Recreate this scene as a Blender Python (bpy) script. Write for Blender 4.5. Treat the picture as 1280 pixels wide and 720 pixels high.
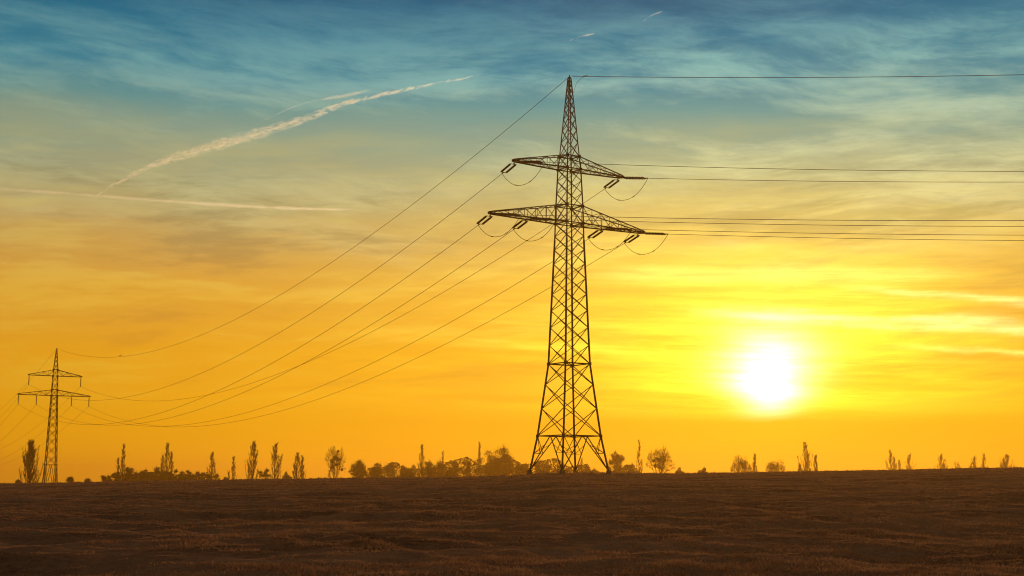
import bpy, math, random
import numpy as np
from mathutils import Vector, Matrix

sc = bpy.context.scene
for o in list(bpy.data.objects):
    bpy.data.objects.remove(o)
COL = sc.collection
R = math.radians

# ------------------------------------------------------------------ camera
CAM_Z = 1.7
PITCH, ROLL = 7.965, 0.4
F_PX = 1758.0
cam_data = bpy.data.cameras.new('camera')
cam_data.sensor_width = 36.0
cam_data.lens = F_PX / 1280 * 36.0
cam_data.clip_start = 0.1
cam_data.clip_end = 60000
cam = bpy.data.objects.new('camera', cam_data)
COL.objects.link(cam)
CAM_ROT = Matrix.Rotation(R(90 + PITCH), 3, 'X') @ Matrix.Rotation(R(ROLL), 3, 'Z')
cam.matrix_world = Matrix.Translation((0, 0, CAM_Z)) @ CAM_ROT.to_4x4()
sc.camera = cam


def ray(px, py):
    d = CAM_ROT @ Vector(((px - 640) / F_PX, (360 - py) / F_PX, -1.0))
    return d.normalized()


def at(px, py, depth):
    """world point seen at photo pixel (px, py), DEPTH metres ahead (along +Y)"""
    d = ray(px, py)
    return Vector((0, 0, CAM_Z)) + d * (depth / d.y)


# ------------------------------------------------------------------ light
SUN_DIR = ray(962, 472)
SUN_EL = math.asin(SUN_DIR.z)
SUN_AZ = math.atan2(SUN_DIR.x, SUN_DIR.y)
sun_data = bpy.data.lights.new('sun', 'SUN')
sun_data.energy = 1.5
sun_data.angle = R(0.5)
sun_data.color = (1.0, 0.78, 0.50)
sun = bpy.data.objects.new('sun', sun_data)
COL.objects.link(sun)
sun.rotation_euler = SUN_DIR.to_track_quat('Z', 'Y').to_euler()
sun.location = SUN_DIR * 300


def lin(r, g, b):
    f = lambda c: (c / 255 / 12.92) if c / 255 <= 0.04045 else ((c / 255 + 0.055) / 1.055) ** 2.4
    return (f(r), f(g), f(b), 1.0)


class NT:
    """small helper that strings shader nodes together"""
    def __init__(self, tree):
        self.t = tree
        tree.nodes.clear()

    def n(self, typ, **kw):
        nd = self.t.nodes.new(typ)
        for k, v in kw.items():
            setattr(nd, k, v)
        return nd

    def l(self, a, b):
        self.t.links.new(a, b)

    def put(self, sock, v):
        if hasattr(v, 'is_linked') or hasattr(v, 'links'):
            self.l(v, sock)
        else:
            sock.default_value = v

    def m(self, op, a, b=0.0, c=0.0, clamp=False):
        nd = self.n('ShaderNodeMath', operation=op, use_clamp=clamp)
        self.put(nd.inputs[0], a); self.put(nd.inputs[1], b); self.put(nd.inputs[2], c)
        return nd.outputs[0]

    def vm(self, op, a, b=(0, 0, 0)):
        nd = self.n('ShaderNodeVectorMath', operation=op)
        self.put(nd.inputs[0], a); self.put(nd.inputs[1], b)
        return nd.outputs['Value'] if op == 'DOT_PRODUCT' else nd.outputs[0]

    def comb(self, x, y, z):
        nd = self.n('ShaderNodeCombineXYZ')
        for s, v in zip(nd.inputs, (x, y, z)):
            self.put(s, v)
        return nd.outputs[0]

    def noise(self, vec, scale=1.0, detail=4.0, rough=0.55, dist=0.0, lac=2.0):
        nd = self.n('ShaderNodeTexNoise')
        if vec is not None:
            self.l(vec, nd.inputs['Vector'])
        nd.inputs['Scale'].default_value = scale
        nd.inputs['Detail'].default_value = detail
        nd.inputs['Roughness'].default_value = rough
        nd.inputs['Lacunarity'].default_value = lac
        nd.inputs['Distortion'].default_value = dist
        return nd.outputs['Fac']

    def ss(self, v, a, b, ta=0.0, tb=1.0):
        nd = self.n('ShaderNodeMapRange', interpolation_type='SMOOTHSTEP')
        self.put(nd.inputs['Value'], v)
        nd.inputs['From Min'].default_value = a; nd.inputs['From Max'].default_value = b
        nd.inputs['To Min'].default_value = ta; nd.inputs['To Max'].default_value = tb
        return nd.outputs['Result']

    def ramp(self, fac, stops, interp='LINEAR'):
        nd = self.n('ShaderNodeValToRGB')
        cr = nd.color_ramp
        cr.interpolation = interp
        while len(cr.elements) < len(stops):
            cr.elements.new(0.5)
        for e, (p, c) in zip(cr.elements, stops):
            e.position = p
        for e, (p, c) in zip(cr.elements, stops):
            e.color = c
        self.put(nd.inputs['Fac'], fac)
        return nd.outputs['Color']

    def mix(self, fac, a, b, blend='MIX'):
        nd = self.n('ShaderNodeMix', data_type='RGBA', blend_type=blend)
        self.put(nd.inputs['Factor'], fac)
        self.put(nd.inputs['A'], a) if False else None
        self.put(nd.inputs[6], a); self.put(nd.inputs[7], b)
        return nd.outputs[2]


def build_sky():
    w = bpy.data.worlds.new('World')
    sc.world = w
    w.use_nodes = True
    T = NT(w.node_tree)
    d = T.n('ShaderNodeTexCoord').outputs['Generated']
    sep = T.n('ShaderNodeSeparateXYZ'); T.l(d, sep.inputs[0])
    x, y, z = sep.outputs
    el = T.m('MULTIPLY', T.m('ARCSINE', z), 180 / math.pi)
    az = T.m('MULTIPLY', T.m('ARCTAN2', x, y), 180 / math.pi)
    saz, sel = math.degrees(SUN_AZ), math.degrees(SUN_EL)
    dotS = T.vm('DOT_PRODUCT', d, tuple(SUN_DIR))
    ang = T.m('MULTIPLY', T.m('ARCCOSINE', T.m('MINIMUM', dotS, 0.9999999)), 180 / math.pi)
    daz = T.m('SUBTRACT', az, saz)

    # cirrus: streaks drawn out along the horizon, a little tilted, warped by a broad noise
    warp = T.noise(T.comb(T.m('MULTIPLY', az, 0.06), T.m('MULTIPLY', el, 0.16), 3.1), 1.0, 3, 0.5)
    wv = T.m('MULTIPLY', T.m('SUBTRACT', warp, 0.5), 3.0)
    elw = T.m('ADD', el, wv)
    elt = T.m('ADD', elw, T.m('MULTIPLY', az, -0.05))
    c_broad = T.noise(T.comb(T.m('MULTIPLY', az, 0.05), T.m('MULTIPLY', elt, 0.30), 7.7), 1.0, 5, 0.55, 0.1)
    c_fine = T.noise(T.comb(T.m('MULTIPLY', az, 0.12), T.m('MULTIPLY', elt, 0.85), 1.3), 1.0, 8, 0.64, 0.12)
    elt2 = T.m('ADD', elw, T.m('MULTIPLY', az, 0.07))
    c_fib = T.noise(T.comb(T.m('MULTIPLY', az, 0.16), T.m('MULTIPLY', elt2, 0.75), 9.3), 1.0, 8, 0.66, 0.12)

    # base colours of the dusk gradient, by elevation
    e2 = T.m('ADD', el, T.m('MULTIPLY', T.m('SUBTRACT', c_broad, 0.5), 3.2))
    fac = T.m('DIVIDE', e2, 40.0, clamp=True)
    P = lambda deg: deg / 40.0
    base = T.ramp(fac, [
        (P(0.0), lin(248, 176, 10)),
        (P(2.5), lin(242, 170, 16)),
        (P(5.0), lin(236, 166, 34)),
        (P(7.5), lin(222, 162, 60)),
        (P(9.6), lin(202, 162, 88)),
        (P(11.4), lin(180, 168, 116)),
        (P(13.2), lin(142, 162, 138)),
        (P(15.0), lin(94, 150, 150)),
        (P(16.6), lin(44, 128, 150)),
        (P(18.2), lin(4, 110, 140)),
        (P(20.2), lin(0, 82, 118)),
        (P(26.0), lin(0, 48, 90)),
        (P(40.0), lin(4, 26, 56)),
    ])
    # warmth spreading sideways from the sun
    near = T.m('EXPONENT', T.m('MULTIPLY', T.m('ABSOLUTE', daz), -1 / 9.0))
    low = T.ss(el, 15.0, 4.0)
    warm = T.m('MULTIPLY', near, low)
    col = T.mix(T.m('MULTIPLY', warm, 0.75), base, T.ramp(fac, [
        (P(0.0), lin(255, 184, 16)), (P(5.0), lin(255, 190, 20)),
        (P(8.0), lin(255, 212, 70)), (P(11.0), lin(246, 218, 118)), (P(15.0), lin(200, 206, 160))]))
    # cirrus: pale veil high up, brighter and browner streaks low down
    hi = T.m('MULTIPLY', T.ss(el, 7.0, 12.5), T.ss(el, 20.5, 16.5, 0.35, 1.0))
    side = T.ss(az, -10.0, 9.0, 0.6, 1.0)
    veil = T.m('MULTIPLY', T.ss(T.m('ADD', T.m('MULTIPLY', c_broad, 0.5), T.m('MULTIPLY', c_fib, 0.5)), 0.43, 0.635), T.m('MULTIPLY', hi, side))
    veilcol = T.ramp(fac, [(P(8), lin(244, 218, 140)), (P(13.0), lin(212, 212, 160)), (P(17), lin(140, 194, 184)), (P(21), lin(40, 128, 162))])
    col = T.mix(T.m('MULTIPLY', veil, 0.85), col, veilcol)
    # brown bands of thicker cloud in the middle heights
    band = T.ss(T.m('ADD', T.m('MULTIPLY', c_fine, 0.6), T.m('MULTIPLY', c_broad, 0.4)), 0.49, 0.60)
    mid = T.m('MULTIPLY', T.ss(el, 1.5, 5.0), T.ss(el, 16.0, 11.0))
    bandcol = T.ramp(fac, [(P(2), lin(214, 146, 22)), (P(6), lin(206, 140, 44)), (P(9), lin(168, 132, 76)), (P(12), lin(134, 134, 96)), (P(16), lin(70, 118, 122))])
    col = T.mix(T.m('MULTIPLY', T.m('MULTIPLY', band, mid), T.ss(az, -6.0, 9.0, 0.66, 0.6)), col, bandcol)
    lit = T.ss(T.m('ADD', T.m('MULTIPLY', c_fine, 0.7), T.m('MULTIPLY', c_broad, 0.3)), 0.50, 0.36)
    col = T.mix(T.m('MULTIPLY', T.m('MULTIPLY', lit, mid), 0.62), col, T.ramp(fac, [(P(2), lin(248, 190, 34)), (P(7), lin(244, 196, 74)), (P(11), lin(214, 196, 120)), (P(16), lin(140, 170, 150))]))
    streak = T.m('ADD', 0.86, T.m('MULTIPLY', T.m('ADD', T.m('MULTIPLY', c_fine, 0.6), T.m('MULTIPLY', c_broad, 0.4)), 0.28))
    west = T.ss(az, -24.0, -2.0, 0.88, 1.0)
    streak = T.m('MULTIPLY', streak, west)
    vs = T.n('ShaderNodeVectorMath', operation='SCALE')
    T.l(col, vs.inputs[0]); T.l(streak, vs.inputs['Scale'])
    col = vs.outputs[0]

    # the sun itself, seen through thin cloud that ends in a bank just below it
    elb = T.m('ADD', el, T.m('MULTIPLY', T.m('SUBTRACT', c_fine, 0.5), 0.9))
    bank = T.ss(elb, 2.35, 3.45)
    bars = T.noise(T.comb(T.m('MULTIPLY', az, 0.13), T.m('MULTIPLY', T.m('ADD', el, T.m('MULTIPLY', az, 0.03)), 2.1), 4.4), 1.0, 6, 0.62, 0.15)
    thin = T.m('MULTIPLY', T.ss(bars, 0.36, 0.60, 0.60, 1.2), T.ss(c_fine, 0.28, 0.62, 1.12, 0.72))
    pinch = T.m('MULTIPLY', daz, T.ss(el, sel + 0.1, sel - 1.7, 1.0, 1.7))
    dz = T.m('SUBTRACT', el, sel - 0.12)
    ang2 = T.m('SQRT', T.m('ADD', T.m('MULTIPLY', pinch, pinch), T.m('MULTIPLY', dz, dz)))
    ang2 = T.m('MAXIMUM', T.m('SUBTRACT', ang2, T.m('MULTIPLY', T.m('SUBTRACT', bars, 0.48), 0.9)), 0.0)
    core = T.m('EXPONENT', T.m('MULTIPLY', T.m('POWER', T.m('DIVIDE', ang2, 1.27), 1.6), -1.0))
    core = T.m('MULTIPLY', core, T.ss(bars, 0.30, 0.60, 0.7, 1.1))
    # wide, flattened aureole
    ez = T.m('DIVIDE', T.m('SUBTRACT', el, sel + 0.7), 3.1)
    ex = T.m('DIVIDE', daz, 5.8)
    er = T.m('SQRT', T.m('ADD', T.m('MULTIPLY', ez, ez), T.m('MULTIPLY', ex, ex)))
    aur = T.m('EXPONENT', T.m('MULTIPLY', er, -1.15))
    far = T.m('EXPONENT', T.m('MULTIPLY', ang, -1 / 8.5))

    def glow(fac, color):
        nd = T.n('ShaderNodeVectorMath', operation='SCALE')
        nd.inputs[0].default_value = color
        T.put(nd.inputs['Scale'], fac)
        return nd.outputs[0]
    bank1 = T.m('MULTIPLY', bank, thin)
    col = T.vm('ADD', col, glow(T.m('MULTIPLY', core, bank), (4.0, 3.6, 2.6)))
    col = T.vm('ADD', col, glow(T.m('MULTIPLY', aur, bank1), (1.55, 1.30, 0.08)))
    col = T.vm('ADD', col, glow(T.m('MULTIPLY', far, T.m('MULTIPLY', T.ss(el, 0.0, 4.0, 0.55, 1.0), T.ss(el, 17.0, 7.0))), (0.38, 0.23, 0.010)))

    # drawn out bright streaks of cloud beside the sun
    wob = T.m('MULTIPLY', T.m('SUBTRACT', T.noise(T.comb(T.m('MULTIPLY', az, 0.45), T.m('MULTIPLY', el, 0.8), 2.2), 1.0, 4, 0.6), 0.5), 0.5)

    def ridge(az0, el0, az1, el1, width, color):
        line = T.m('ADD', T.m('MULTIPLY', T.m('SUBTRACT', az, az0), (el1 - el0) / (az1 - az0)), el0)
        q = T.m('DIVIDE', T.m('ADD', T.m('SUBTRACT', el, line), wob), T.m('ADD', width * 0.35, T.m('MULTIPLY', T.m('MULTIPLY', bars, c_fine), width * 3.2)))
        g = T.m('EXPONENT', T.m('MULTIPLY', T.m('MULTIPLY', q, q), -1.0))
        g = T.m('MULTIPLY', g, T.m('MULTIPLY', T.ss(az, az0, az0 + 4.0), T.ss(az, az1, az1 - 6.0)))
        return glow(T.m('MULTIPLY', g, T.ss(bars, 0.32, 0.60, 0.35, 1.0)), color)
    for args in ((6.5, 7.05, 26.0, 5.75, 0.20, (0.9, 0.8, 0.42)), (12.5, 8.0, 26.0, 6.4, 0.13, (0.6, 0.5, 0.25)), (14.5, 5.55, 26.0, 4.6, 0.09, (0.6, 0.5, 0.16)),
                 (2.0, 8.6, 20.0, 8.2, 0.24, (0.35, 0.30, 0.10)), (-2.0, 5.9, 9.5, 5.0, 0.15, (0.30, 0.25, 0.03))):
        col = T.vm('ADD', col, ridge(*args))

    # away from the sunset the sky is a plain dim blue: Nishita sky at the same low sun
    sky = T.n('ShaderNodeTexSky', sky_type='NISHITA')
    sky.sun_disc = False
    sky.sun_elevation = SUN_EL
    sky.sun_rotation = SUN_AZ
    sky.air_density = 1.5; sky.dust_density = 3.0
    vs2 = T.n('ShaderNodeVectorMath', operation='SCALE')
    T.l(sky.outputs[0], vs2.inputs[0]); vs2.inputs['Scale'].default_value = 0.13
    toward = T.ss(T.m('ABSOLUTE', daz), 38.0, 95.0, 1.0, 0.0)
    toward = T.m('MULTIPLY', toward, T.ss(el, 55.0, 24.0))
    col = T.mix(toward, vs2.outputs[0], col)
    bg = T.n('ShaderNodeBackground')
    T.l(col, bg.inputs['Color']); bg.inputs['Strength'].default_value = 1.0
    out = T.n('ShaderNodeOutputWorld')
    T.l(bg.outputs[0], out.inputs['Surface'])


build_sky()
sc.view_settings.view_transform = 'Standard'
sc.view_settings.look = 'None'
sc.view_settings.gamma = 1.0
sc.view_settings.exposure = 0.0
sc.view_settings.use_curve_mapping = False
sc.cycles.use_denoising = True
sc.cycles.volume_bounces = 1
sc.cycles.max_bounces = 6
sc.cycles.volume_max_steps = 256
sc.cycles.filter_width = 1.1

# ------------------------------------------------------------------ helpers


def tag(o, label=None, cat=None, group=None, kind=None):
    for k, v in (('label', label), ('category', cat), ('group', group), ('kind', kind)):
        if v:
            o[k] = v
    return o


def empty(name, loc, rz=0.0, parent=None):
    o = bpy.data.objects.new(name, None)
    o.empty_display_size = 0.5
    COL.objects.link(o)
    o.location = loc
    o.rotation_euler = (0, 0, rz)
    o.parent = parent
    return o


class MB:
    def __init__(self):
        self.v = []; self.f = []

    def tube(self, p0, p1, r0, r1=None, n=4, cap=True):
        r1 = r0 if r1 is None else r1
        p0 = Vector(p0); p1 = Vector(p1)
        d = p1 - p0
        if d.length < 1e-6:
            return
        d.normalize()
        a = d.cross(Vector((0, 0, 1)) if abs(d.z) < 0.95 else Vector((1, 0, 0))).normalized()
        b = d.cross(a)
        i = len(self.v)
        for p, r in ((p0, r0), (p1, r1)):
            for k in range(n):
                t = 2 * math.pi * (k + 0.5) / n
                self.v.append(p + a * (r * math.cos(t)) + b * (r * math.sin(t)))
        for k in range(n):
            self.f.append((i + k, i + (k + 1) % n, i + n + (k + 1) % n, i + n + k))
        if cap:
            self.f.append(tuple(i + k for k in range(n))[::-1])
            self.f.append(tuple(i + n + k for k in range(n)))

    def path(self, pts, r, n=6):
        """one continuous tube through pts; r is a number or one radius per point"""
        pts = [Vector(p) for p in pts]
        rr = r if hasattr(r, '__len__') else [r] * len(pts)
        i0 = len(self.v)
        for j, p in enumerate(pts):
            d = (pts[min(j + 1, len(pts) - 1)] - pts[max(j - 1, 0)]).normalized()
            a = d.cross(Vector((0, 0, 1)) if abs(d.z) < 0.98 else Vector((1, 0, 0))).normalized()
            b = d.cross(a)
            for k in range(n):
                t = 2 * math.pi * k / n
                self.v.append(p + a * (rr[j] * math.cos(t)) + b * (rr[j] * math.sin(t)))
        for j in range(len(pts) - 1):
            for k in range(n):
                a_ = i0 + j * n + k; b_ = i0 + j * n + (k + 1) % n
                self.f.append((a_, b_, b_ + n, a_ + n))
        self.f.append(tuple(i0 + k for k in range(n))[::-1])
        e = i0 + (len(pts) - 1) * n
        self.f.append(tuple(e + k for k in range(n)))

    def box(self, c, sx, sy, sz, rz=0.0):
        c = Vector(c); i = len(self.v)
        co, si = math.cos(rz), math.sin(rz)
        for dx in (-.5, .5):
            for dy in (-.5, .5):
                for dz in (-.5, .5):
                    X, Y = dx * sx, dy * sy
                    self.v.append(c + Vector((X * co - Y * si, X * si + Y * co, dz * sz)))
        for q in ((0, 1, 3, 2), (4, 6, 7, 5), (0, 4, 5, 1), (2, 3, 7, 6), (0, 2, 6, 4), (1, 5, 7, 3)):
            self.f.append(tuple(i + k for k in q))

    def blob(self, c, rx, ry, rz, rng, rough=0.15, nu=10, nv=7):
        i = len(self.v); c = Vector(c)
        self.v.append(c + Vector((0, 0, -rz)))
        for a in range(1, nv):
            th = -math.pi / 2 + math.pi * a / nv
            for b in range(nu):
                ph = 2 * math.pi * b / nu
                k = 1 + rng.uniform(-rough, rough)
                self.v.append(c + Vector((rx * k * math.cos(th) * math.cos(ph), ry * k * math.cos(th) * math.sin(ph), rz * k * math.sin(th))))
        self.v.append(c + Vector((0, 0, rz)))
        top = len(self.v) - 1
        for b in range(nu):
            self.f.append((i, i + 1 + (b + 1) % nu, i + 1 + b))
            self.f.append((top, top - nu + b, top - nu + (b + 1) % nu))
        for a in range(nv - 2):
            for b in range(nu):
                p = i + 1 + a * nu + b; q = i + 1 + a * nu + (b + 1) % nu
                self.f.append((p, q, q + nu, p + nu))

    def leaf(self, c, s, rng):
        c = Vector(c)
        u = Vector((rng.gauss(0, 1), rng.gauss(0, 1), rng.gauss(0, 1))).normalized()
        w = u.cross(Vector((rng.gauss(0, 1), rng.gauss(0, 1), rng.gauss(0, 1)))).normalized()
        i = len(self.v)
        self.v += [c - u * s, c + w * s * 0.55, c + u * s, c - w * s * 0.5]
        self.f.append((i, i + 1, i + 2, i + 3))

    def build(self, name, mat, parent=None, smooth=False):
        me = bpy.data.meshes.new(name)
        me.from_pydata([tuple(p) for p in self.v], [], self.f)
        me.materials.append(mat)
        if smooth:
            me.polygons.foreach_set('use_smooth', [True] * len(me.polygons))
        me.update()
        o = bpy.data.objects.new(name, me)
        COL.objects.link(o)
        o.parent = parent
        return o


def material(name, c1, c2, scale=3.0, rough=0.7, metal=0.0, detail=4, transl=0.0, bump=0.0, spec=0.3):
    m = bpy.data.materials.new(name)
    m.use_nodes = True
    T = NT(m.node_tree)
    co = T.n('ShaderNodeTexCoord').outputs['Object']
    nf = T.noise(co, scale, detail, 0.6)
    col = T.ramp(nf, [(0.3, (*c1, 1)), (0.7, (*c2, 1))])
    b = T.n('ShaderNodeBsdfPrincipled')
    T.l(col, b.inputs['Base Color'])
    b.inputs['Roughness'].default_value = rough
    b.inputs['Metallic'].default_value = metal
    b.inputs['Specular IOR Level'].default_value = spec
    if bump:
        bp = T.n('ShaderNodeBump'); bp.inputs['Strength'].default_value = bump
        T.l(nf, bp.inputs['Height']); T.l(bp.outputs[0], b.inputs['Normal'])
    sh = b.outputs[0]
    if transl:
        tr = T.n('ShaderNodeBsdfTranslucent'); T.l(col, tr.inputs['Color'])
        mx = T.n('ShaderNodeMixShader'); mx.inputs[0].default_value = transl
        T.l(sh, mx.inputs[1]); T.l(tr.outputs[0], mx.inputs[2]); sh = mx.outputs[0]
    out = T.n('ShaderNodeOutputMaterial')
    T.l(sh, out.inputs['Surface'])
    return m


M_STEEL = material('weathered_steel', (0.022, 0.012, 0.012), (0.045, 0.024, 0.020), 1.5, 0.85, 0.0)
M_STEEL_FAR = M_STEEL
M_WIRE = material('aluminium_wire', (0.07, 0.05, 0.04), (0.10, 0.07, 0.05), 2.0, 0.6, 0.3)
M_INSUL = material('brown_porcelain', (0.022, 0.011, 0.009), (0.035, 0.016, 0.012), 6.0, 0.55)
M_CONC = material('footing_concrete', (0.12, 0.08, 0.055), (0.18, 0.125, 0.085), 4.0, 0.9, bump=0.2)
M_BARK = material('grey_brown_bark', (0.06, 0.035, 0.02), (0.12, 0.07, 0.04), 2.0, 0.9)
M_TWIG = material('bare_twigs', (0.10, 0.045, 0.02), (0.17, 0.08, 0.035), 0.6, 0.9)
M_LEAF = material('dry_foliage', (0.08, 0.034, 0.012), (0.14, 0.060, 0.020), 0.35, 0.85, transl=0.08)
M_EVER = material('evergreen_foliage', (0.05, 0.032, 0.012), (0.09, 0.055, 0.02), 0.5, 0.85, transl=0.08)
M_MIST = material('mistletoe_leaves', (0.03, 0.028, 0.012), (0.05, 0.045, 0.018), 0.8, 0.85, transl=0.15)
M_BIRD = material('dark_plumage', (0.015, 0.012, 0.012), (0.03, 0.025, 0.022), 9.0, 0.7)

# ------------------------------------------------------------------ ground


def hash2(ix, iy, s):
    n = (ix.astype(np.int64) * 374761393 + iy.astype(np.int64) * 668265263 + s * 1442695041) & 0x7fffffff
    n = ((n ^ (n >> 13)) * 1274126177) & 0x7fffffff
    return ((n ^ (n >> 16)) & 0xffff) / 65535.0


def vnoise(x, y, s=0):
    x = np.asarray(x, float); y = np.asarray(y, float)
    ix = np.floor(x); iy = np.floor(y)
    fx = x - ix; fy = y - iy
    fx = fx * fx * (3 - 2 * fx); fy = fy * fy * (3 - 2 * fy)
    a = hash2(ix, iy, s); b = hash2(ix + 1, iy, s); c = hash2(ix, iy + 1, s); d = hash2(ix + 1, iy + 1, s)
    return (a * (1 - fx) + b * fx) * (1 - fy) + (c * (1 - fx) + d * fx) * fy - 0.5


def fbm(x, y, s=0, octv=4):
    t = 0; a = 1.0
    for k in range(octv):
        t = t + a * vnoise(x, y, s + k * 17); a *= 0.5; x = x * 2.03 + 3.7; y = y * 2.03 - 1.9
    return t


CREST_PX = [(-300, 607), (0, 604.5), (120, 602.6), (300, 599.5), (460, 597.3), (560, 596.6), (640, 594.4), (665, 592.3), (700, 591.4), (760, 591.6), (860, 591.8), (1000, 589.5), (1140, 586.8), (1280, 584), (1600, 578)]
_cr = [at(px, py, 150) for px, py in CREST_PX]
CRX = np.array([p.x for p in _cr]); CRZ = np.array([p.z for p in _cr])
NEAR_Y = 142.0
NC = at(711.5, 360, NEAR_Y)
NEAR_X = NC.x


def ground_z(x, y):
    """the long field: rises gently to a crest about 150 m away, then falls to a plain"""
    x = np.asarray(x, float); y = np.asarray(y, float)
    zc = np.interp(x * np.clip(150 / np.maximum(y, 40), 0.8, 1.6), CRX, CRZ)
    t = np.clip(y, -60, 400) / 150
    z = zc * np.minimum(t, 1.0)
    over = np.clip(y - 146, 0, None)
    z = z - 0.0009 * np.minimum(over, 30) ** 2 * 0.6 - np.clip(over - 30, 0, 260) * 0.033
    # low relief: swells, ruts, clods
    near = 1 / (1 + np.maximum(y - 160, 0) / 60)
    amp = np.clip((y - 8) / 20, 0.15, 1)
    z = z + amp * near * (0.16 * fbm(x / 11 + 4, y / 15, 3, 3) * np.clip((150 - y) / 60, 0.0, 1)
                          + 0.16 * fbm(x / 3.4, y / 2.6, 11, 3) * np.clip((175 - y) / 90, 0.25, 1))
    z = z + amp * near * 0.15 * fbm(x / 0.85, y / 0.8, 37, 2) * np.clip((100 - y) / 60, 0.0, 1)
    rut = fbm(x / 9.0 + 2, y / 4.2 + 0.012 * x, 29, 3)
    z = z - amp * near * 0.24 * np.clip(rut - 0.20, 0, 0.4) / 0.25 * np.clip((165 - y) / 90, 0, 1)
    return z


def build_ground():
    d = np.concatenate([np.linspace(-45, 10, 12), np.geomspace(12, 190, 470), np.geomspace(196, 4000, 70)])
    u = np.concatenate([-np.geomspace(6, 0.47, 26), np.linspace(-0.45, 0.45, 430), np.geomspace(0.47, 6, 26)])
    D, U = np.meshgrid(d, u, indexing='ij')
    S = np.minimum(D + 62, 400)
    S = np.where(D < 190, np.maximum(D + 6, 12) if False else D + 55, np.minimum(D + 55, 400))
    X = U * S
    Z = ground_z(X, D)
    nd, nu = D.shape
    co = np.stack([X, D, Z], -1).reshape(-1, 3).astype(np.float32)
    i = np.arange((nd - 1) * (nu - 1)); r = i // (nu - 1); c = i % (nu - 1)
    a = r * nu + c
    q = np.stack([a, a + 1, a + nu + 1, a + nu], -1)
    me = bpy.data.meshes.new('field')
    me.vertices.add(len(co)); me.vertices.foreach_set('co', co.ravel())
    me.loops.add(q.size); me.loops.foreach_set('vertex_index', q.ravel().astype(np.int32))
    me.polygons.add(len(q))
    me.polygons.foreach_set('loop_start', np.arange(0, q.size, 4, dtype=np.int32))
    me.polygons.foreach_set('loop_total', np.full(len(q), 4, dtype=np.int32))
    me.polygons.foreach_set('use_smooth', np.ones(len(q), dtype=bool))
    me.update(); me.validate()
    m = bpy.data.materials.new('stubble_soil')
    m.use_nodes = True
    T = NT(m.node_tree)
    pos = T.n('ShaderNodeNewGeometry').outputs['Position']
    mp = T.n('ShaderNodeMapping'); T.l(pos, mp.inputs['Vector']); mp.inputs['Scale'].default_value = (0.35, 0.6, 0.6)
    big = T.noise(mp.outputs[0], 0.5, 5, 0.6, 0.4)
    fine = T.noise(pos, 5.0, 6, 0.7)
    f = T.m('ADD', T.m('MULTIPLY', big, 0.6), T.m('MULTIPLY', fine, 0.4))
    col = T.ramp(f, [(0.34, (0.10, 0.040, 0.022, 1)), (0.47, (0.31, 0.128, 0.062, 1)), (0.62, (0.48, 0.205, 0.098, 1))])
    b = T.n('ShaderNodeBsdfPrincipled')
    T.l(col, b.inputs['Base Color']); b.inputs['Roughness'].default_value = 0.95
    b.inputs['Specular IOR Level'].default_value = 0.0
    bp = T.n('ShaderNodeBump'); bp.inputs['Strength'].default_value = 0.9; bp.inputs['Distance'].default_value = 0.12
    T.l(T.noise(pos, 7.0, 5, 0.7), bp.inputs['Height']); T.l(bp.outputs[0], b.inputs['Normal'])
    out = T.n('ShaderNodeOutputMaterial'); T.l(b.outputs[0], out.inputs['Surface'])
    me.materials.append(m)
    o = bpy.data.objects.new('ground', me); COL.objects.link(o)
    tag(o, 'dark brown field of short dry grass rising to a low crest', 'field', kind='structure')


build_ground()


def gz(x, y):
    return float(ground_z(np.array([x]), np.array([y]))[0])


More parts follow.
